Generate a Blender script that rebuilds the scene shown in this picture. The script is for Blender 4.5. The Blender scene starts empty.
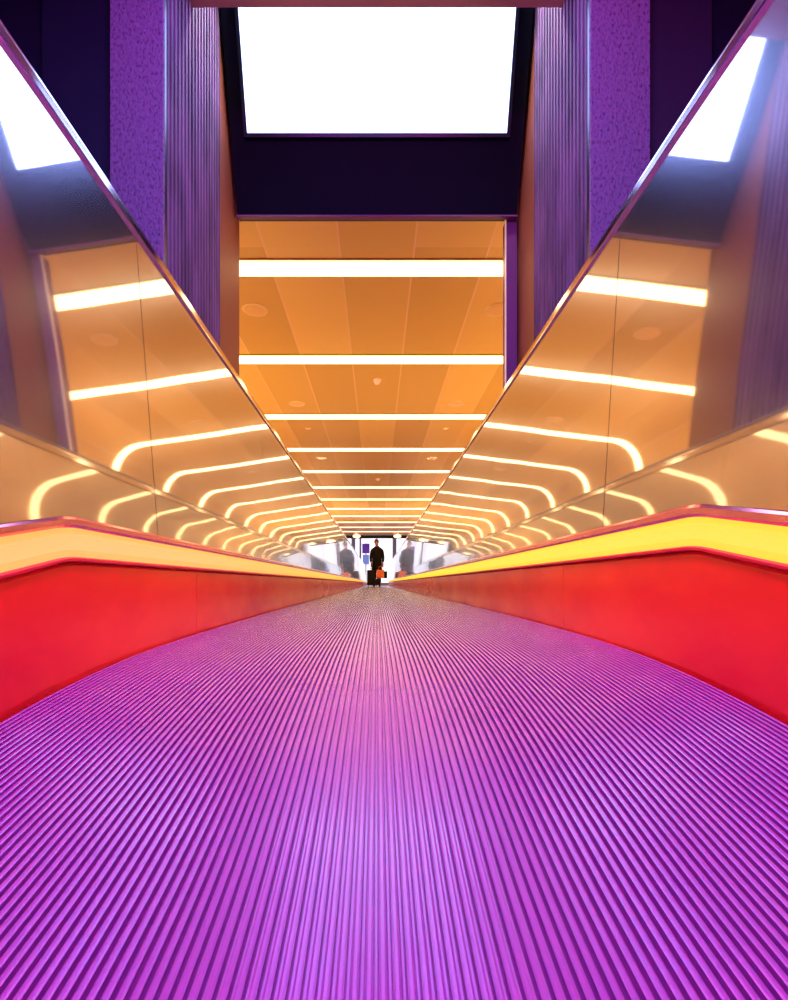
import bpy, bmesh, math, random
from mathutils import Vector
random.seed(7)
sc = bpy.context.scene
COL = sc.collection
PI = math.pi
EYE = 0.13            # height of the lens above the level part of the belt

# ------------------------------------------------------------------ materials
def mat(name, color, rough=0.5, metal=0.0, emis=None, estr=0.0, spec=0.5):
    m = bpy.data.materials.new(name); m.use_nodes = True
    b = m.node_tree.nodes['Principled BSDF']
    b.inputs['Base Color'].default_value = (*color, 1)
    b.inputs['Roughness'].default_value = rough
    b.inputs['Metallic'].default_value = metal
    b.inputs['Specular IOR Level'].default_value = spec
    if emis:
        b.inputs['Emission Color'].default_value = (*emis, 1)
        b.inputs['Emission Strength'].default_value = estr
    return m

def N(m, kind, **kw):
    n = m.node_tree.nodes.new(kind)
    for k, v in kw.items(): setattr(n, k, v)
    return n
def L(m, a, b): m.node_tree.links.new(a, b)
def bsdf(m): return m.node_tree.nodes['Principled BSDF']

def noise_bump(m, scale=(1, 1, 1), nscale=5, strength=0.2, dist=0.01, detail=2):
    tc = N(m, 'ShaderNodeTexCoord'); mp = N(m, 'ShaderNodeMapping'); nz = N(m, 'ShaderNodeTexNoise'); bp = N(m, 'ShaderNodeBump')
    mp.inputs['Scale'].default_value = scale
    nz.inputs['Scale'].default_value = nscale; nz.inputs['Detail'].default_value = detail
    bp.inputs['Strength'].default_value = strength; bp.inputs['Distance'].default_value = dist
    L(m, tc.outputs['Object'], mp.inputs['Vector']); L(m, mp.outputs['Vector'], nz.inputs['Vector'])
    L(m, nz.outputs['Fac'], bp.inputs['Height']); L(m, bp.outputs['Normal'], bsdf(m).inputs['Normal'])
    return nz

def mottled(m, c1, c2, nscale=4, scale=(1, 1, 1), lo=.35, hi=.65, detail=4):
    tc = N(m, 'ShaderNodeTexCoord'); mp = N(m, 'ShaderNodeMapping'); nz = N(m, 'ShaderNodeTexNoise'); cr = N(m, 'ShaderNodeValToRGB')
    mp.inputs['Scale'].default_value = scale
    nz.inputs['Scale'].default_value = nscale; nz.inputs['Detail'].default_value = detail
    cr.color_ramp.elements[0].position = lo; cr.color_ramp.elements[0].color = (*c1, 1)
    cr.color_ramp.elements[1].position = hi; cr.color_ramp.elements[1].color = (*c2, 1)
    L(m, tc.outputs['Object'], mp.inputs['Vector']); L(m, mp.outputs['Vector'], nz.inputs['Vector'])
    L(m, nz.outputs['Fac'], cr.inputs['Fac']); L(m, cr.outputs['Color'], bsdf(m).inputs['Base Color'])

# brushed stainless panel: a sharp lobe and a broad lobe
def brushed(name, col, r1, r2, mixf, wav=0.12):
    m = mat(name, col, r1, 1.0)
    n1 = noise_bump(m, (1, .55, 1), 2.2, wav, .012, 1)
    b1 = bsdf(m)
    b2 = N(m, 'ShaderNodeBsdfPrincipled')
    b2.inputs['Base Color'].default_value = (.66, .76, .98, 1); b2.inputs['Metallic'].default_value = 1; b2.inputs['Roughness'].default_value = r2  # bluish tint puts the lightbox haze into the broad lobe
    mx = N(m, 'ShaderNodeMixShader'); mx.inputs[0].default_value = mixf
    out = m.node_tree.nodes['Material Output']
    L(m, b1.outputs[0], mx.inputs[1]); L(m, b2.outputs[0], mx.inputs[2]); L(m, mx.outputs[0], out.inputs['Surface'])
    # fine horizontal brushing in the roughness
    tc = N(m, 'ShaderNodeTexCoord'); mp = N(m, 'ShaderNodeMapping'); nz = N(m, 'ShaderNodeTexNoise'); mr = N(m, 'ShaderNodeMapRange')
    mp.inputs['Scale'].default_value = (1, 3, 160); nz.inputs['Scale'].default_value = 3
    mr.inputs['To Min'].default_value = r1 * .7; mr.inputs['To Max'].default_value = r1 * 1.5
    L(m, tc.outputs['Object'], mp.inputs['Vector']); L(m, mp.outputs['Vector'], nz.inputs['Vector'])
    L(m, nz.outputs['Fac'], mr.inputs['Value']); L(m, mr.outputs['Result'], b1.inputs['Roughness'])
    return m

M = {}
M['steel'] = brushed('brushed_steel', (.76, .71, .66), .032, .24, .28, .15)
M['chrome'] = mat('chrome', (.9, .86, .88), .12, 1.0)
M['rubber_rail'] = mat('handrail_rubber', (.05, .02, .06), .3, 0)
M['red'] = mat('red_skirt_metal', (.80, .035, .02), .25, .3)
mottled(M['red'], (.80, .018, .03), (.98, .10, .03), 2.2, (1, 1, 2.2), .3, .62)
M['redtrim'] = mat('pink_red_trim', (.92, .38, .36), .14, .9)
M['redline'] = mat('red_line', (.75, .02, .06), .3, .3)
M['yellow_l'] = mat('yellow_diffuser_left', (.9, .6, .2), .4, 0, (1.0, .50, .06), .95)
M['yellow_r'] = mat('yellow_diffuser_right', (.9, .6, .1), .4, 0, (1.0, .70, .02), 1.0)
M['belt'] = mat('belt_rubber', (.19, .030, .25), .27, 0, spec=1.0)
bsdf(M['belt']).inputs['IOR'].default_value = 1.75
bsdf(M['belt']).inputs['Coat Weight'].default_value = .45
bsdf(M['belt']).inputs['Coat Roughness'].default_value = .2
noise_bump(M['belt'], (1, 1, 1), 420, .12, .001)
M['black'] = mat('black_metal', (.006, .006, .02), .35, .2)
M['fascia'] = mat('navy_fascia', (.0015, .0015, .012), .6, .0, spec=.15)
M['dark'] = mat('dark_inside', (.01, .01, .012), .8)
M['navy'] = mat('navy_paint', (.012, .012, .05), .7)
M['darkpurple'] = mat('dark_purple_panel', (.05, .02, .07), .75)
M['concrete'] = mat('rough_concrete', (.42, .36, .44), .85, spec=.25)
mottled(M['concrete'], (.07, .025, .08), (.30, .15, .31), 110, (1, 1, .55), .25, .5, 3)
_ = noise_bump(M['concrete'], (1, 1, .6), 55, .7, .01, 5)
M['ribbed'] = mat('ribbed_concrete', (.45, .40, .42), .75, spec=.3)
mottled(M['ribbed'], (.08, .03, .075), (.24, .105, .21), 9, (1, 1, .25), .3, .62, 6)
M['plainwall'] = mat('spill_tinted_concrete', (.30, .06, .02), .6)  # orange spill light from the tunnel is put into this base colour
M['soffit'] = mat('soffit_pink', (.55, .22, .22), .55)
M['box'] = mat('lightbox_face', (1, 1, 1), .5, 0, (.36, .47, 1.0), 7.0)
M['tube'] = mat('strip_face', (1, 1, 1), .5, 0, (1.0, .66, .30), 6.0)
M['housing'] = mat('strip_housing', (.7, .45, .2), .3, .6)
M['gold_wall'] = mat('gold_wall', (.78, .40, .12), .35, .55)
M['floor'] = mat('tan_floor', (.42, .24, .11), .4)
M['hallfloor'] = mat('hall_floor', (.55, .48, .55), .25)
M['white'] = mat('white_paint', (.8, .78, .82), .5)
M['purplejamb'] = mat('purple_jamb', (.20, .03, .16), .5)
M['cream'] = mat('cream_glow', (.9, .7, .5), .4, 0, (1.0, .75, .5), .25)  # lit look put in as faint emission, not a lamp
M['spot'] = mat('downlight_glass', (1.0, .66, .30), .3, .35)
M['fixring'] = mat('fixture_ring', (1.0, .72, .40), .35, .35)
M['window'] = mat('bright_daylight_glass', (1, 1, 1), .3, 0, (.84, .86, 1.0), 1.35)
M['mullion'] = mat('pale_mullion', (.45, .40, .50), .4, .3)
M['coat'] = mat('black_coat', (.008, .007, .010), .9, spec=.15)
M['trouser'] = mat('black_trousers', (.010, .009, .012), .9, spec=.15)
M['skin'] = mat('skin', (.35, .12, .07), .55)
M['hair'] = mat('dark_hair', (.03, .012, .01), .6)
M['case'] = mat('black_case', (.008, .007, .010), .6, spec=.25)
M['orangebag'] = mat('orange_bag', (.95, .26, .10), .6)
M['screenp'] = mat('purple_screen', (.05, .02, .15), .3, 0, (.12, .03, .40), .6)
M['blueposter'] = mat('blue_poster', (.18, .28, .9), .4, 0, (.25, .35, 1.0), .5)
M['comb'] = mat('comb_metal', (.6, .5, .35), .35, .8)

# ceiling: warm metal planks with paler lengthwise joints
m = mat('gold_ceiling', (.86, .42, .11), .32, .35); M['ceiling'] = m; bsdf(m).inputs['Roughness'].default_value = .5; bsdf(m).inputs['Metallic'].default_value = .12
tc = N(m, 'ShaderNodeTexCoord'); sp = N(m, 'ShaderNodeSeparateXYZ'); L(m, tc.outputs['Object'], sp.inputs[0])
def math_(op, a, b=None, c=None):
    n = N(m, 'ShaderNodeMath', operation=op)
    for i, v in enumerate((a, b, c)):
        if v is None: continue
        if isinstance(v, (int, float)): n.inputs[i].default_value = v
        else: L(m, v, n.inputs[i])
    return n.outputs[0]
q = math_('DIVIDE', math_('ADD', sp.outputs['X'], .2625), .525)
fr = math_('FRACT', q); dist = math_('MULTIPLY', math_('ABSOLUTE', math_('SUBTRACT', fr, .5)), 1.0)
line = math_('GREATER_THAN', dist, .4875)
cell = math_('FLOOR', q)
cy = math_('FLOOR', math_('DIVIDE', sp.outputs['Y'], 1.75))
cmb = N(m, 'ShaderNodeCombineXYZ'); L(m, cell, cmb.inputs[0]); L(m, cy, cmb.inputs[1])
wn = N(m, 'ShaderNodeTexWhiteNoise'); L(m, cmb.outputs[0], wn.inputs['Vector'])
hs = N(m, 'ShaderNodeMix', data_type='RGBA'); hs.inputs[6].default_value = (.74, .44, .11, 1); hs.inputs[7].default_value = (.95, .62, .20, 1)
L(m, wn.outputs['Value'], hs.inputs[0])
h2 = N(m, 'ShaderNodeMix', data_type='RGBA'); h2.inputs[7].default_value = (.95, .62, .32, 1)
L(m, hs.outputs[2], h2.inputs[6]); L(m, line, h2.inputs[0]); L(m, h2.outputs[2], bsdf(m).inputs['Base Color'])

# ------------------------------------------------------------------ helpers
def new_obj(name, bm, material, parent=None, smooth=False):
    me = bpy.data.meshes.new(name)
    bmesh.ops.recalc_face_normals(bm, faces=bm.faces[:])
    bm.to_mesh(me); bm.free()
    if material: me.materials.append(material)
    if smooth:
        for p in me.polygons: p.use_smooth = True
    o = bpy.data.objects.new(name, me); COL.objects.link(o)
    if parent: o.parent = parent
    return o
def thing(name, label, cat, loc=(0, 0, 0), group=None, rz=0):
    o = bpy.data.objects.new(name, None); COL.objects.link(o)
    o.location = loc; o.rotation_euler = (0, 0, rz)
    return tag(o, label, cat, group)
def tag(o, label, cat, group=None):
    o['label'] = label; o['category'] = cat
    if group: o['group'] = group
    return o
def struct(o):
    o['kind'] = 'structure'; return o
def add_box(bm, x0, x1, y0, y1, z0, z1, bev=0):
    vs = [bm.verts.new((x, y, z)) for x in (x0, x1) for y in (y0, y1) for z in (z0, z1)]
    f = [(0, 1, 3, 2), (4, 6, 7, 5), (0, 4, 5, 1), (2, 3, 7, 6), (0, 2, 6, 4), (1, 5, 7, 3)]
    fs = [bm.faces.new([vs[i] for i in t]) for t in f]
    if bev:
        es = list({e for q in fs for e in q.edges})
        bmesh.ops.bevel(bm, geom=es, offset=bev, segments=2, affect='EDGES', profile=.5)
    return vs
def box(name, b, material, parent=None, bev=0):
    bm = bmesh.new(); add_box(bm, *b, bev=bev); return new_obj(name, bm, material, parent)
def add_cyl(bm, c, r, h, axis='Z', n=24, r2=None):
    r2 = r if r2 is None else r2
    ring = []
    for k, (rr, t) in enumerate(((r, 0), (r2, h))):
        lp = []
        for i in range(n):
            a = 2 * PI * i / n
            u, v = rr * math.cos(a), rr * math.sin(a)
            p = {'Z': (u, v, t), 'X': (t, u, v), 'Y': (u, t, v)}[axis]
            lp.append(bm.verts.new((c[0] + p[0], c[1] + p[1], c[2] + p[2])))
        ring.append(lp)
    for i in range(n):
        bm.faces.new((ring[0][i], ring[0][(i + 1) % n], ring[1][(i + 1) % n], ring[1][i]))
    bm.faces.new(ring[0][::-1]); bm.faces.new(ring[1])
def sweep(name, prof, ys, material, parent=None, smooth=False):
    """prof(y) gives a closed list of (x,z); swept along y"""
    bm = bmesh.new(); prev = None; rings = []
    for y in ys:
        rings.append([bm.verts.new((x, y, z)) for x, z in prof(y)])
    n = len(rings[0])
    for a, b in zip(rings, rings[1:]):
        for i in range(n):
            bm.faces.new((a[i], a[(i + 1) % n], b[(i + 1) % n], b[i]))
    bm.faces.new(rings[0]); bm.faces.new(rings[-1][::-1])
    return new_obj(name, bm, material, parent, smooth)
def interp(tab, y):
    if y <= tab[0][0]: return tab[0][1]
    for (a, va), (b, vb) in zip(tab, tab[1:]):
        if y <= b:
            t = (y - a) / (b - a); return va + (vb - va) * t
    return tab[-1][1]
def smoothtab(tab):
    # monotone-ish catmull-rom resample
    out = []
    for i in range(len(tab) - 1):
        p1, p2 = tab[i], tab[i + 1]
        p0 = tab[i - 1] if i else p1; p3 = tab[i + 2] if i + 2 < len(tab) else p2
        m1 = (p2[1] - p0[1]) / (p2[0] - p0[0]); m2 = (p3[1] - p1[1]) / (p3[0] - p1[0])
        d = p2[0] - p1[0]
        for k in range(6):
            t = k / 6
            h = ((2*t**3 - 3*t**2 + 1) * p1[1] + (t**3 - 2*t**2 + t) * d * m1 + (-2*t**3 + 3*t**2) * p2[1] + (t**3 - t**2) * d * m2)
            out.append((p1[0] + d * t, h))
    out.append(tab[-1]); return out

BELT = smoothtab([(-1.5, -.50), (-.8, -.355), (-.3, -.25), (0, -.185), (.2, -.142), (.3, -.119), (.38, -.102), (.46, -.084), (.62, -.052),
        (.80, -.028), (1.0, -.014), (1.3, -.007), (2.0, -.002), (3.0, 0), (23.0, 0)])
def beltz(y): return interp(BELT, y)
def drop(y):
    t = .80 - y
    if t <= -.03: return 0.0
    if t < .03: return .21 * (t + .03) ** 2 / .12
    return .21 * t
NEAR = [-1.2, -.6, -.2, .2, .45, .6, .7, .77, .785, .80, .815, .83, .9, 1.0, 1.13]
Y0, Y1 = -1.2, 22.5
def stations(a, b):
    base = sorted(set([a, b] + [y for y in NEAR if a < y < b] + [y for y in (1.3, 1.6, 2, 2.5, 3) if a < y < b]))
    return base

# ------------------------------------------------------------------ moving belt
XL, XR = -.488, .503
P = .0088
def belt_profile(y):
    z0_ = beltz(y); pts = []
    n = int((XR - XL) / P)
    x0 = XL + ((XR - XL) - n * P) / 2
    dp = .0068
    for i in range(n):
        x = x0 + i * P; z = z0_ + max(0, x) * .024 * min(1, max(0, (6 - y) / 4))
        pts += [(x, z - dp), (x + .0016, z - dp), (x + .0026, z - .0006), (x + .0040, z), (x + .0062, z), (x + .0076, z - .0006), (x + .0086, z - dp)]
    pts += [(x0 + n * P, z - .03), (x0, z - .03)]
    return pts
ys = [-1.2 + .1 * k for k in range(12)] + [-.05 + .03 * k for k in range(46)] + [1.4, 1.6, 1.9, 2.3, 3.0, 5, 8, 12, 16, 20, 22.45]
ys = sorted(set(round(v, 3) for v in ys))
b = sweep('walkway_belt', belt_profile, ys, M['belt'], None)
tag(b, 'ribbed purple moving walkway belt running down the middle of the tunnel', 'moving walkway')

# comb plate where the belt ends
t = thing('comb_plate', 'flat metal landing plate with comb teeth at far end of belt', 'landing plate', (0, 22.5, 0))
box('plate', (-.50, .50, .03, 1.3, -.06, .012), M['comb'], t, .003)
bm = bmesh.new()
for i in range(56):
    x = -.485 + i * .0176
    add_box(bm, x, x + .006, -.02, .035, -.0045, .006)
o = new_obj('comb_teeth', bm, M['comb'], t); o.location.z = .0055

# ------------------------------------------------------------------ balustrades
SIDE = {
 'left':  dict(s=-1, w=.495, skirtx=.495, tb=.164, yb=.173, yt=.220, tt=.238, seam=.325, sx=.512, cap=.966, cx=.546, ym='yellow_l'),
 'right': dict(s=1, w=.510, skirtx=.510, tb=.182, yb=.191, yt=.237, tt=.257, seam=.350, sx=.524, cap=.998, cx=.552, ym='yellow_r'),
}
joints = [Y0, 1.13] + [1.13 + 1.19 * k for k in range(1, 18)] + [Y1]
def balustrade(key, label):
    c = SIDE[key]; s = c['s']
    root = thing('balustrade', label, 'balustrade', (0, 0, 0), 'steel balustrades along the walkway')
    # skirt panels
    js = [Y0, 1.37] + [1.37 + 2.1 * k for k in range(1, 10)] + [Y1]
    for a, b_ in zip(js, js[1:]):
        def pf(y, c=c, s=s):
            zb = beltz(y) - .045; zt = c['tb'] - drop(y)
            return [(s * c['skirtx'], zb), (s * c['skirtx'], zt - .005), (s * (c['skirtx'] + .005), zt), (s * (c['skirtx'] + .014), zt), (s * (c['skirtx'] + .014), zb)]
        yy = sorted(set(stations(a + .0012, b_ - .0012) + [v for v in (0, .1, .3, .38, .52, .65, .85, .95) if a < v < b_]))
        sweep('skirt_panel', pf, yy, M['red'], root)
    W = c['w']
    # pink lower lip, yellow glowing strip, pink upper trim
    full = stations(Y0, Y1)
    def rect(xi, xo, z0, z1, bulge=0):
        def f(y):
            d = drop(y)
            if bulge:
                return [(s * xi, z0 - d), (s * (xi - bulge), z0 + (z1 - z0) * .25 - d), (s * (xi - bulge), z0 + (z1 - z0) * .75 - d), (s * xi, z1 - d), (s * xo, z1 - d), (s * xo, z0 - d)]
            return [(s * xi, z0 - d), (s * xi, z1 - d), (s * xo, z1 - d), (s * xo, z0 - d)]
        return f
    o = sweep('lower_lip', rect(W - .002, W + .02, c['tb'] + .001, c['yb'], .004), full, M['redline'], root); o['label'] = 'thin red metal lip under the glowing strip'
    o = sweep('light_strip', rect(W + .001, W + .02, c['yb'], c['yt'], .002), full, M[c['ym']], root); o['label'] = 'glowing yellow light strip'
    o = sweep('upper_trim', rect(W - .001, W + .02, c['yt'] + .0005, c['tt'], .004), full, M['redtrim'], root); o['label'] = 'glossy pink metal trim above the light strip'
    # tall steel sheets
    for a, b_ in zip(joints, joints[1:]):
        yy = stations(a + .0014, b_ - .0014)
        def up(y, c=c, s=s):
            d = drop(y)
            zb, zt = c['tt'] + .0005 - d, c['cap'] - .041 - d * .1
            k_ = (c['cx'] - W) / (c['cap'] - .041 - c['tt'] - .0005)      # keep the sheet in one plane where its edges dip
            xb, xt = W + k_ * (zb - c['tt'] - .0005), c['cx'] + k_ * (zt - c['cap'] + .041)
            return [(s * xb, zb), (s * xt, zt), (s * (xt + .004), zt), (s * (xb + .004), zb)]
        sweep('side_panel', up, yy, M['steel'], root)
    # grooved metal cap and deck
    def cap(y, c=c, s=s):
        d = drop(y) * .1; x = c['cx']; z = c['cap']
        q_ = [(x + .002, z - .050), (x - .006, z - .049), (x - .007, z - .046), (x + .004, z - .017), (x + .010, z - .016), (x + .010, z - .013), (x + .006, z - .012),
              (x + .007, z - .008), (x + .012, z - .002), (x + .018, z), (x + .12, z), (x + .125, z - .01), (x + .125, z - .03), (x + .02, z - .038)]
        return [(s * a, b2 - d) for a, b2 in q_]
    o = sweep('deck_cap', cap, full, M['chrome'], root); o['label'] = 'polished chrome cap rail'
    def rail(y, c=c, s=s):
        d = drop(y) * .1; x = c['cx'] + .055; z = c['cap'] + .001; q_ = []
        for k in range(13):
            a = PI * k / 12
            q_.append((x - .034 * math.cos(a), z + .004 + .030 * math.sin(a)))
        q_ += [(x + .028, z), (x - .028, z)]
        return [(s * a, b2 - d) for a, b2 in q_]
    o = sweep('handrail', rail, full, M['rubber_rail'], root, True); o['label'] = 'black rubber handrail'
    # outer cladding and dark core
    def clad(y, c=c, s=s):
        d = drop(y) * .1; x = c['cx'] + .11
        return [(s * x, c['cap'] - .03 - d), (s * (x + .012), c['cap'] - .03 - d), (s * (x + .012), beltz(y) - .08), (s * x, beltz(y) - .08)]
    sweep('outer_cladding', clad, full, M['steel'], root)
    def core(y, c=c, s=s):
        d = drop(y)
        return [(s * (c['w'] + .021), beltz(y) - .08), (s * (c['w'] + .021), c['tt'] - d), (s * (c['cx'] + .012), c['cap'] - .04 - d * .1), (s * (c['cx'] + .10), c['cap'] - .04 - d * .1), (s * (c['cx'] + .10), beltz(y) - .08)]
    sweep('core', core, full, M['dark'], root)
    return root
balustrade('left', 'polished steel balustrade with glowing yellow strip and red skirt on left of belt')
balustrade('right', 'polished steel balustrade with glowing yellow strip and red skirt on right of belt')

# ------------------------------------------------------------------ floor
def fl(y):
    z = beltz(y) - .08
    return [(-2.6, z), (2.6, z), (2.6, z - .15), (-2.6, z - .15)]
struct(sweep('floor', fl, [-3.0, -1.2] + [v for v in ys if v > -1.2] + [24.6], M['floor']))
struct(box('floor_hall', (-9, 9, 24.6, 31, -.2, -.02), M['hallfloor']))

# ------------------------------------------------------------------ tunnel shell (from the portal on)
CH = 2.35 + EYE        # ceiling height
TY0, TY1 = 3.22, 24.5
HW, RAD = 2.06, .42
arc = [(-HW - RAD + RAD * (1 - math.cos(a)), CH - RAD + RAD * math.sin(a)) for a in [PI / 2 * k / 8 for k in range(9)]]
def shell_pts(off=0.0):
    l = []
    for k in range(9):
        a = PI / 2 * k / 8
        l.append((-HW - (RAD + off) * math.cos(a), CH - RAD + (RAD + off) * math.sin(a)))
    return l
inner = shell_pts(0); outer = shell_pts(.06)
cp = inner + [(-x, z) for x, z in inner[::-1]]
co = outer + [(-x, z) for x, z in outer[::-1]]
struct(sweep('ceiling', lambda y: cp + co[::-1], [TY0, 8, 13, 18, TY1], M['ceiling']))
for nm, s in (('wall_left', -1), ('wall_right', 1)):
    x = HW + RAD
    struct(box(nm, (min(s * x, s * (x + .06)), max(s * x, s * (x + .06)), TY0, TY1, -.3, CH - RAD), M['gold_wall']))
    struct(box('baseboard' + nm[4:], (min(s * (x - .015), s * x), max(s * (x - .015), s * x), TY0, TY1, -.09, .06), M['black']))

# light strips across the ceiling, bent down the corners
strip_y = [3.72, 5.24, 7.04, 8.77, 10.5, 12.25, 14.0, 15.75, 17.5, 19.25, 21.0, 22.75]
words = ['first', 'second', 'third', 'fourth', 'fifth', 'sixth', 'seventh', 'eighth', 'ninth', 'tenth', 'eleventh', 'twelfth']
def path(off):
    l = [(-(HW + RAD - off), 1.55)]
    for k in range(9):
        a = PI / 2 * k / 8
        l.append((-HW - (RAD - off) * math.cos(a), CH - RAD + (RAD - off) * math.sin(a)))
    return l + [(-x, z) for x, z in l[::-1]]
def ribbon(name, off0, off1, hw, material, parent):
    bm = bmesh.new(); A, B = path(off0), path(off1); rows = []
    for (xa, za), (xb, zb) in zip(A, B):
        rows.append([bm.verts.new(v) for v in ((xa, -hw, za), (xa, hw, za), (xb, hw, zb), (xb, -hw, zb))])
    for a, b_ in zip(rows, rows[1:]):
        for i in range(4):
            bm.faces.new((a[i], a[(i + 1) % 4], b_[(i + 1) % 4], b_[i]))
    bm.faces.new(rows[0]); bm.faces.new(rows[-1][::-1])
    return new_obj(name, bm, material, parent)
h0 = f0 = None
for i, y in enumerate(strip_y):
    lab = 'white light strip across gold ceiling, ' + ('nearest, just beyond the dark portal' if i == 0 else 'farthest, right before the bright hall' if i == 11 else words[i] + ' one from the portal')
    t = thing('ceiling_light_strip', lab, 'ceiling light', (0, y, 0), 'white light strips across the tunnel ceiling')
    if h0 is None:
        h0 = ribbon('housing', .001, .010, .098, M['housing'], t)
        f0 = ribbon('diffuser', .0105, .016, .085, M['tube'], t)
    else:
        for src in (h0, f0):
            c = src.copy(); COL.objects.link(c); c.parent = t

# round downlights and smoke detectors on the gold ceiling
def downlight(x, y, r, lab):
    t = thing('downlight', lab, 'ceiling fixture', (x, y, CH), 'round ceiling fixtures beside the light strips')
    bm = bmesh.new(); add_cyl(bm, (0, 0, -.005), r, .0045, n=32, r2=r * 1.05); new_obj('rim', bm, M['fixring'], t, False)
    bm = bmesh.new(); add_cyl(bm, (0, 0, -.007), r * .78, .0018, n=32); new_obj('glass', bm, M['spot'], t)
for y, r, a in ((4.30, .105, 'between first and second light strips'), (6.56, .10, 'between second and third light strips'), (7.6, .045, 'small, just past third light strip'), (9.4, .10, 'between fourth and fifth light strips')):
    for x, w in ((-1.05, 'left'), (1.04, 'right')):
        downlight(x, y, r, 'round flush fixture in gold ceiling, %s side, %s' % (w, a))
def detector(x, y, r, lab):
    t = thing('smoke_detector', lab, 'smoke detector', (x, y, CH))
    bm = bmesh.new(); add_cyl(bm, (0, 0, -.015), r, .0145, n=28); new_obj('base', bm, M['spot'], t)
    bm = bmesh.new(); add_cyl(bm, (0, 0, -.055), r * .55, .04, n=28, r2=r * .85); new_obj('dome', bm, M['cream'], t)
detector(0, 5.76, .05, 'smoke detector on middle of ceiling between second and third light strips')
detector(.02, 11.2, .06, 'smoke detector on middle of ceiling far down the tunnel')

# ------------------------------------------------------------------ portal: concrete walls, columns, lightbox
XP = .88
def ribbed_wall(name, s, ya, yb, n, z1):
    # ribs run vertically; sawtooth profile along y, extruded in z
    bm = bmesh.new()
    st = (yb - ya) / n
    pts = []
    for i in range(n):
        y = ya + i * st
        pts += [(0.0, y), (0.0, y + st * .52), (.026, y + st * .62), (.026, y + st * .92)]
    pts += [(0.0, yb), (.23, yb), (.23, ya)]
    z0 = -.2
    lo = [bm.verts.new((s * (XP + a), y, z0)) for a, y in pts]; hi = [bm.verts.new((s * (XP + a), y, z1)) for a, y in pts]
    k = len(pts)
    for i in range(k):
        bm.faces.new((lo[i], lo[(i + 1) % k], hi[(i + 1) % k], hi[i]))
    bm.faces.new(lo); bm.faces.new(hi[::-1])
    return struct(new_obj(name, bm, M['ribbed']))
for s, nm in ((-1, 'left'), (1, 'right')):
    ribbed_wall('wall_' + nm + '_ribbed', s, 2.10, 2.386, 7, 2.868)
    ribbed_wall('wall_' + nm + '_inner_ribbed', s, 2.388, 2.80, 10, 3.6)
    def bx(a, b_, y0, y1, z0, z1): return (min(s * a, s * b_), max(s * a, s * b_), y0, y1, z0, z1)
    # upper part of the ribbed wall in the light well
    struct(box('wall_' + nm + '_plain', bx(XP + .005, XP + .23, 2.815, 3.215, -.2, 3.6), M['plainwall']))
    box_c = box('concrete_column', bx(XP, XP + (.243 if s > 0 else .218), 2.055, 2.075, -.3, 2.868), M['concrete'], None, .002)
    tag(box_c, 'rough purple lit concrete column face on %s side of the portal' % nm, 'column', 'rough concrete columns flanking the portal')
    struct(box('trim_' + nm, bx(XP + .002, XP + .2, 2.0755, 2.0995, -.3, 2.868), M['black']))
    struct(box('wall_' + nm + '_recess', bx(XP + .246, XP + .62, 2.24, 2.33, -.3, 2.868), M['darkpurple'] if s > 0 else M['navy']))
    struct(box('wall_' + nm + '_return', bx(XP + .60, 2.549, 2.335, 2.384, -.3, 2.868), M['navy']))
    struct(box('wall_' + nm + '_near', bx(2.55, 2.65, -3.0, 3.22, -.8, 2.874), M['navy']))
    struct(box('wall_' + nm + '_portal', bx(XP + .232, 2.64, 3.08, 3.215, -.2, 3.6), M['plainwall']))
# ribbed wall above the soffit edge (in the light well)
# near ceiling slab (its far edge shows as the pinkish band at the top)
struct(box('ceiling_near', (-2.65, 2.65, -3.0, 2.385, 2.875, 3.0), M['soffit']))
for s, nm in ((-1, 'left'), (1, 'right')):
    a, b_ = sorted((s * (XP + .235), s * 2.6))
    struct(box('ceiling_well_' + nm, (a, b_, 2.386, 2.812, 2.87, 3.6), M['ribbed']))
struct(box('ceiling_well', (-1.2, 1.2, 2.2, 3.4, 3.6, 3.7), M['dark']))
struct(box('wall_well', (-1.2, 1.2, 2.25, 2.384, 3.001, 3.6), M['dark']))
struct(box('wall_back', (-2.65, 2.65, -3.1, -3.0, -.8, 2.874), M['navy']))

# slanted lightbox above the portal
t = thing('lightbox', 'large glowing white lightbox tilted in dark housing above tunnel portal', 'lightbox', (0, 3.1, 2.43))
def slab(name, hw, z0, z1, f0, f1, material, parent):
    """slanted slab; f = distance along the normal in front of the slanted plane"""
    bm = bmesh.new()
    sl = -.375; ln = math.hypot(1, sl); ny, nz = -1 / ln, -.375 / ln
    def pt(x, z, f): return (x, sl * (z - 2.43) + ny * f, (z - 2.43) + nz * f)
    c = [bm.verts.new(pt(x, z, f)) for f in (f0, f1) for x, z in ((-hw, z0), (hw, z0), (hw, z1), (-hw, z1))]
    for q_ in ((0, 1, 2, 3), (7, 6, 5, 4), (0, 4, 5, 1), (1, 5, 6, 2), (2, 6, 7, 3), (3, 7, 4, 0)):
        bm.faces.new([c[i] for i in q_])
    return new_obj(name, bm, material, parent)
slab('fascia', .868, 2.40, 3.55, -.06, 0.0, M['fascia'], t)
o = slab('glowing_face', .765, 2.79, 3.34, .001, .012, M['box'], t); o['label'] = 'bright white glowing face'
bm = bmesh.new(); add_box(bm, -.868, .868, -.018, .012, -.040, -.030); o = new_obj('edge_profile', bm, M['purplejamb'], t); o['label'] = 'thin purple edge under the fascia'
o.location = (0, 0, 0)
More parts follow.
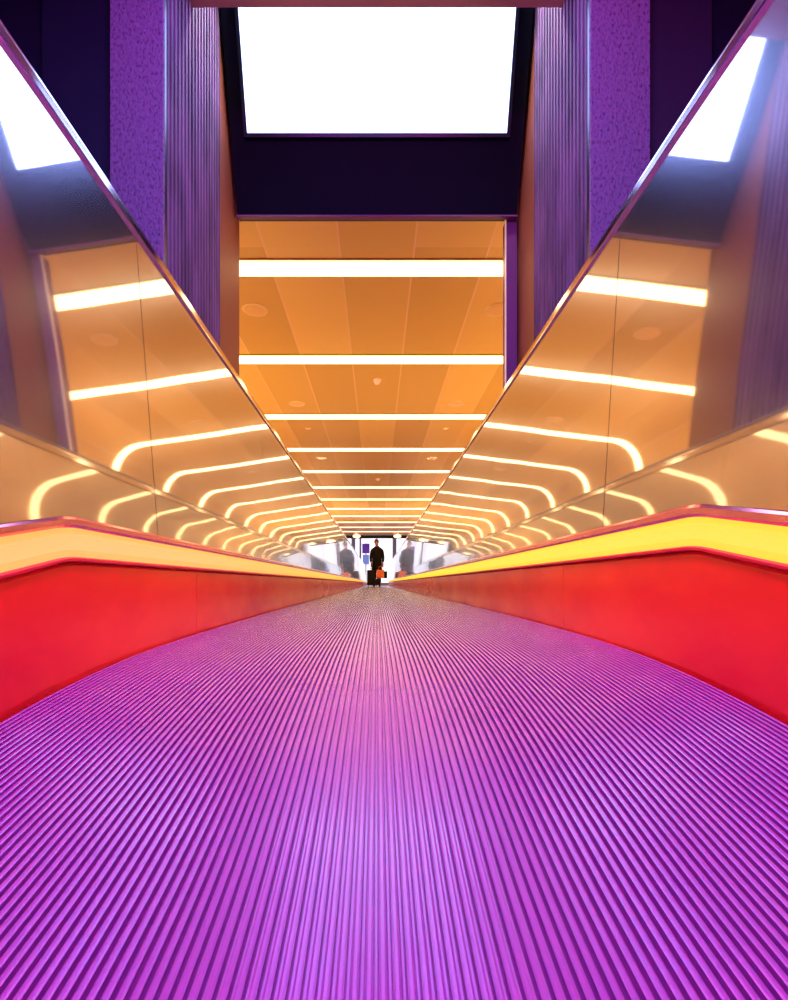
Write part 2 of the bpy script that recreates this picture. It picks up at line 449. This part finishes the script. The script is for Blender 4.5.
# bezel round the glowing face
for (hw0, hw1, za, zb) in ((-.79, .79, 2.768, 2.788),):
    bm = bmesh.new()
    sl = -.375
    def pt(x, z, f):
        ln = math.hypot(1, sl); return (x, sl * (z - 2.43) - f / ln, (z - 2.43) - .375 * f / ln)
    for (x0, x1, z0, z1) in ((-.785, .785, 2.770, 2.789), (-.785, -.766, 2.789, 3.345), (.766, .785, 2.789, 3.345), (-.785, .785, 3.341, 3.36)):
        c = [bm.verts.new(pt(x, z, f)) for f in (.0005, .022) for x, z in ((x0, z0), (x1, z0), (x1, z1), (x0, z1))]
        for q_ in ((0, 1, 2, 3), (7, 6, 5, 4), (0, 4, 5, 1), (1, 5, 6, 2), (2, 6, 7, 3), (3, 7, 4, 0)):
            bm.faces.new([c[i] for i in q_])
    new_obj('bezel', bm, M['black'], t)
# jamb at the right edge of the portal
t = thing('portal_jamb', 'narrow purple upright jamb at right edge of the gold tunnel opening', 'door jamb', (.84, 3.12, -.08))
box('post', (-.032, .034, 0, .09, .001, 2.49), M['purplejamb'], t, .002)
o = box('edge_strip', (-.038, -.033, 0, .02, .001, 2.49), M['cream'], t); o['label'] = 'pale cream edge given a faint glow'

# ------------------------------------------------------------------ hall at the far end
t = thing('end_header', 'dark header bar over the far tunnel exit with small lamps', 'header', (0, 24.52, CH))
box('bar', (-HW, HW, 0, .1, -.16, -.001), M['black'], t)
for x in (-1.9, -1.05, -.95, .95, 1.05, 1.9):
    o = box('lamp', (x - .12, x + .12, -.03, -.001, -.10, -.02), M['tube'], t)
struct(box('trim_left', (-HW - RAD, -HW - RAD + .22, 24.51, 24.6, -.09, CH), M['black']))
struct(box('trim_right', (HW + RAD - .22, HW + RAD, 24.51, 24.6, -.09, CH), M['black']))
struct(box('ceiling_hall', (-9, 9, 24.6, 31, 3.6, 3.75), M['white']))
struct(box('wall_hall_left', (-9.1, -9, 24.6, 31, -.1, 3.6), M['white']))
struct(box('wall_hall_right', (9, 9.1, 24.6, 31, -.1, 3.6), M['white']))
k = 0
for i in range(9):
    x0 = -9 + i * 2
    k += 1
    f = struct(box('window_%d' % k, (x0 + .06, x0 + 1.94, 30.2, 30.25, .15, 3.4), M['window']))
    bm = bmesh.new()
    add_box(bm, x0, x0 + .06, 30.1, 30.3, -.02, 3.6); add_box(bm, x0 + 1.94, x0 + 2, 30.1, 30.3, -.02, 3.6)
    add_box(bm, x0 + .06, x0 + 1.94, 30.1, 30.3, -.02, .15); add_box(bm, x0 + .06, x0 + 1.94, 30.1, 30.3, 3.4, 3.6)
    add_box(bm, x0 + .97, x0 + 1.0, 30.15, 30.199, .15, 3.4)
    o = new_obj('window_frame', bm, M['mullion'], f)
for x, lab in ((-1.35, 'pale round pillar in the bright hall, left of the man'), (1.0, 'pale round pillar in the bright hall, right of the man')):
    bm = bmesh.new(); add_cyl(bm, (0, 0, 0), .12, 3.62, n=24)
    o = new_obj('pillar', bm, M['mullion']); o.location = (x, 28.6, -.02); tag(o, lab, 'pillar', 'pale pillars in the bright hall')
t = thing('information_totem', 'upright totem with dark purple screen above a blue poster, left of the man', 'totem', (-.60, 27, -.02))
box('post', (-.03, .03, .03, .09, 0, 2.3), M['white'], t)
o = box('screen', (-.20, .20, -.02, .028, 1.75, 2.28), M['screenp'], t, .005); o['label'] = 'dark purple screen'
o = box('poster', (-.17, .17, -.01, .028, 1.15, 1.68), M['blueposter'], t); o['label'] = 'blue poster'
box('foot', (-.2, .2, -.1, .2, 0, .03), M['white'], t)
for s, w in ((-1, 'left'), (1, 'right')):
    t = thing('display_stand', 'dark purple display stand in the hall beyond %s balustrade end' % w, 'display stand', (s * 1.95, 25.4, -.02), 'dark display stands beyond the walkway')
    box('screen', (-.26, .26, 0, .06, .95, 1.42), M['screenp'], t, .01)
    box('pole', (-.035, .035, .01, .05, .02, .949), M['black'], t)
    box('foot', (-.2, .2, -.15, .2, 0, .019), M['black'], t)

# ------------------------------------------------------------------ man with luggage on the belt
MY = 18.6; MX = 0.0
man = thing('person', 'person in long black coat looking down, standing on belt with bags', 'person', (MX, MY, .001))
man.scale = (.86, 1, .99)
def skin_mesh(name, verts, edges, radii, material, parent, root=0, sub=2):
    me = bpy.data.meshes.new(name); me.from_pydata(verts, edges, []); me.update()
    o = bpy.data.objects.new(name, me); COL.objects.link(o); o.parent = parent
    md = o.modifiers.new('Skin', 'SKIN'); md.use_smooth_shade = True
    for i, r in enumerate(radii):
        r = r if isinstance(r, tuple) else (r, r)
        me.skin_vertices[0].data[i].radius = r
        me.skin_vertices[0].data[i].use_root = (i == root)
    ss = o.modifiers.new('Sub', 'SUBSURF'); ss.levels = sub; ss.render_levels = sub
    me.materials.append(material)
    return o
V = []; E = []; R = []
def v(p, r, link=None):
    V.append(p); R.append(r)
    if link is not None: E.append((link, len(V) - 1))
    return len(V) - 1
pel = v((0, 0, .96), (.15, .11)); ch1 = v((0, 0, 1.12), (.14, .10), pel); ch2 = v((0, -.01, 1.32), (.17, .11), ch1); nk = v((0, -.03, 1.47), .055, ch2)
hd0 = v((-.01, -.07, 1.55), .070, nk); hd1 = v((-.02, -.10, 1.62), .090, hd0); hd2 = v((-.02, -.11, 1.70), .075, hd1)
for s in (-1, 1):
    hp = v((s * .09, 0, .90), .095, pel); kn = v((s * .10, -.02, .50), .065, hp); an = v((s * .11, .02, .10), .045, kn)
    ft = v((s * .12, -.06, .045), .042, an); v((s * .13, -.16, .035), .032, ft)
    sh = v((s * .19, 0, 1.38), .07, ch2); el = v((s * .26, .0 - .02, 1.10), .05, sh)
    wr = v((s * .25, -.12, .86), .032, el); pm = v((s * .245, -.15, .80), .034, wr)
    for k in range(4):
        f1 = v((s * .245 + (k - 1.5) * .014, -.165, .755), .0095, pm); f2 = v((s * .243 + (k - 1.5) * .014, -.155, .72 - .004 * (k % 2)), .0085, f1)
    th = v((s * .215, -.17, .79), .010, pm); v((s * .20, -.175, .76), .009, th)
skin_mesh('body', V, E, R, M['skin'], man)
# clothing: coat body (lofted rings), sleeves, trousers, shoes, hair
def loft(name, rings, material, parent, n=28):
    bm = bmesh.new(); rr = []
    for (cx, cy_, z, a, b_) in rings:
        rr.append([bm.verts.new((cx + a * math.cos(2 * PI * i / n), cy_ + b_ * math.sin(2 * PI * i / n), z)) for i in range(n)])
    for p, q_ in zip(rr, rr[1:]):
        for i in range(n): bm.faces.new((p[i], p[(i + 1) % n], q_[(i + 1) % n], q_[i]))
    bm.faces.new(rr[0][::-1]); bm.faces.new(rr[-1])
    return new_obj(name, bm, material, parent, True)
loft('coat', [(0, 0, .56, .22, .17), (0, 0, .58, .235, .185), (0, 0, .80, .225, .175), (0, 0, 1.0, .205, .155), (0, -.005, 1.2, .21, .155), (0, -.01, 1.36, .235, .145), (0, -.015, 1.44, .19, .12), (0, -.03, 1.50, .085, .08), (0, -.04, 1.53, .07, .07)], M['coat'], man)
for s in (-1, 1):
    skin_mesh('sleeve', [(s * .18, 0, 1.39), (s * .215, -.005, 1.33), (s * .27, -.02, 1.10), (s * .258, -.10, .90)], [(0, 1), (1, 2), (2, 3)], [.085, .085, .068, .058], M['coat'], man)
    skin_mesh('trouser_leg', [(s * .09, 0, .90), (s * .105, -.02, .50), (s * .112, .015, .09)], [(0, 1), (1, 2)], [.11, .085, .072], M['trouser'], man)
    skin_mesh('shoe', [(s * .112, .05, .048), (s * .12, -.05, .046), (s * .13, -.18, .040)], [(0, 1), (1, 2)], [.05, .052, .042], M['case'], man)
bm = bmesh.new(); bmesh.ops.create_uvsphere(bm, u_segments=20, v_segments=12, radius=.102)
for q_ in bm.verts:
    q_.co.z *= 1.05
    if q_.co.y < -.03 and q_.co.z < .04: q_.co.y *= .35; q_.co.z += .015
o = new_obj('hair', bm, M['hair'], man, True); o.location = (-.02, -.085, 1.675)

def suitcase(x, y, w, d_, h, lab, rz=0, tele=True):
    t = thing('suitcase', lab, 'suitcase', (x, y, .001), None, rz)
    box('shell', (-w / 2, w / 2, -d_ / 2, d_ / 2, .05, h), M['case'], t, .025)
    bm = bmesh.new(); add_box(bm, -w / 2 - .003, w / 2 + .003, -.006, .006, .07, h - .02); new_obj('zip_seam', bm, M['black'], t)
    for sx in (-1, 1):
        for sy in (-1, 1):
            bm = bmesh.new(); add_cyl(bm, (sx * (w / 2 - .05) - .012, sy * (d_ / 2 - .03), .026), .026, .024, 'X', 16)
            new_obj('wheel', bm, M['black'], t)
    bm = bmesh.new()
    add_box(bm, -w / 2 + .1, -w / 2 + .115, .02, .035, h, h + .06); add_box(bm, w / 2 - .115, w / 2 - .1, .02, .035, h, h + .06)
    add_box(bm, -w / 2 + .1, w / 2 - .1, .015, .04, h + .06, h + .085)
    new_obj('handle', bm, M['chrome'] if tele else M['black'], t)
    return t
suitcase(-.225, MY - .42, .27, .24, .60, 'upright black wheeled suitcase standing on belt left of the person')
suitcase(.02, MY - .46, .20, .2, .28, 'low black case on belt under the orange bag')
# orange bag in front of him
t = thing('tote_bag', 'bright orange bag carried in front of the black coat', 'bag', (.12, MY - .34, .31))
bm = bmesh.new(); vs = add_box(bm, -.15, .15, -.06, .06, 0, .30, 0)
for q_ in vs:
    if q_.co.z > .1: q_.co.x *= .86; q_.co.y *= .5
new_obj('bag_body', bm, M['orangebag'], t)
bm = bmesh.new()
for sy in (-.022, .022):
    pts = [(-.06 + .0, .30), (-.05, .40), (-.0, .44), (.05, .40), (.06, .30)]
    for (xa, za), (xb, zb) in zip(pts, pts[1:]):
        c = [bm.verts.new(p_) for p_ in ((xa - .006, sy - .005, za), (xa + .006, sy + .005, za), (xb + .006, sy + .005, zb), (xb - .006, sy - .005, zb))]
        d2 = [bm.verts.new((q_.co.x, q_.co.y + .008, q_.co.z + .004)) for q_ in c]
        bm.faces.new(c); bm.faces.new(d2[::-1])
        for i in range(4): bm.faces.new((c[i], c[(i + 1) % 4], d2[(i + 1) % 4], d2[i]))
new_obj('bag_handle', bm, M['orangebag'], t)
t = thing('shoulder_bag', 'small black bag at hip of the person, right of the orange bag', 'bag', (.30, MY - .2, .30))
box('bag_body', (-.075, .075, -.08, .08, 0, .26), M['case'], t, .02)
bm = bmesh.new(); add_box(bm, -.05, -.035, -.01, .01, .25, .52); add_box(bm, .035, .05, -.01, .01, .25, .52); add_box(bm, -.05, .05, -.01, .01, .51, .53)
new_obj('bag_strap', bm, M['case'], t)

# ------------------------------------------------------------------ lights
def area(name, loc, target, sx, sy, power, color, lab, group=None):
    l = bpy.data.lights.new(name, 'AREA'); l.shape = 'RECTANGLE'; l.size = sx; l.size_y = sy; l.energy = power; l.color = color
    o = bpy.data.objects.new(name, l); COL.objects.link(o); o.location = loc
    o.rotation_euler = (Vector(target) - Vector(loc)).to_track_quat('-Z', 'Y').to_euler()
    return o
area('purple_lamp', (-.45, .9, 2.84), (-1.0, 2.1, 1.4), .4, .3, 15, (.70, .0, .78), '')
area('purple_lamp', (.45, .9, 2.84), (1.0, 2.1, 1.4), .4, .3, 15, (.85, .0, .62), '')
area('blue_fill', (0, .1, 2.85), (0, .25, 0), .5, .5, 110, (.24, .30, 1.0), '')  # unseen fill, added to turn the belt centre blue
for sx in (-1, 1):
    o = area('magenta_fill', (sx * .35, .35, 2.5), (-sx * .5, 1.15, .0), .3, .3, 18, (1.0, .07, .40), '')  # unseen fill, added to tint the skirts and belt sides
    o.data.spread = math.radians(80)
    area('blue_fill', (sx * .42, 1.85, 2.85), (sx * .42, 1.8, 0), .3, .3, 4, (.14, .22, 1.0), '')  # unseen pair, added for the blue glow on the panels
for sx in (-1, 1):   # unseen fill lights added outside the balustrades to brighten the gold ceiling
    area('ceiling_fill', (sx * 1.7, 6.0, .0), (sx * 1.1, 6.0, 3), .5, 5.2, 165, (1.0, .66, .26), '')
    area('ceiling_fill', (sx * 1.7, 16.5, .0), (sx * 1.2, 16.5, 3), .5, 14.0, 800, (1.0, .72, .40), '')
    # unseen fill added in the light well to brighten concrete and panel glow
    o = area('well_fill', (sx * .55, 2.62, 3.5), (sx * .88, 2.60, 2.55), .12, .3, 5, (.85, .90, 1.0), '')
    o.data.spread = math.radians(95)

w = bpy.data.worlds.new('World'); sc.world = w; w.use_nodes = True
w.node_tree.nodes['Background'].inputs[0].default_value = (.02, .01, .03, 1)
w.node_tree.nodes['Background'].inputs[1].default_value = .3

# ------------------------------------------------------------------ camera
cam = bpy.data.cameras.new('camera'); co_ = bpy.data.objects.new('camera', cam); COL.objects.link(co_)
cam.sensor_fit = 'VERTICAL'; cam.sensor_height = 36; cam.sensor_width = 36; cam.lens = 18.0
cam.shift_y = .083; cam.shift_x = .017
cam.clip_start = .01; cam.clip_end = 100
co_.location = (0, 0, EYE); co_.rotation_euler = (PI / 2, 0, 0)
sc.camera = co_
vs_ = sc.view_settings
vs_.view_transform = 'Standard'; vs_.look = 'None'; vs_.gamma = 1; vs_.exposure = 0.0; vs_.use_curve_mapping = False
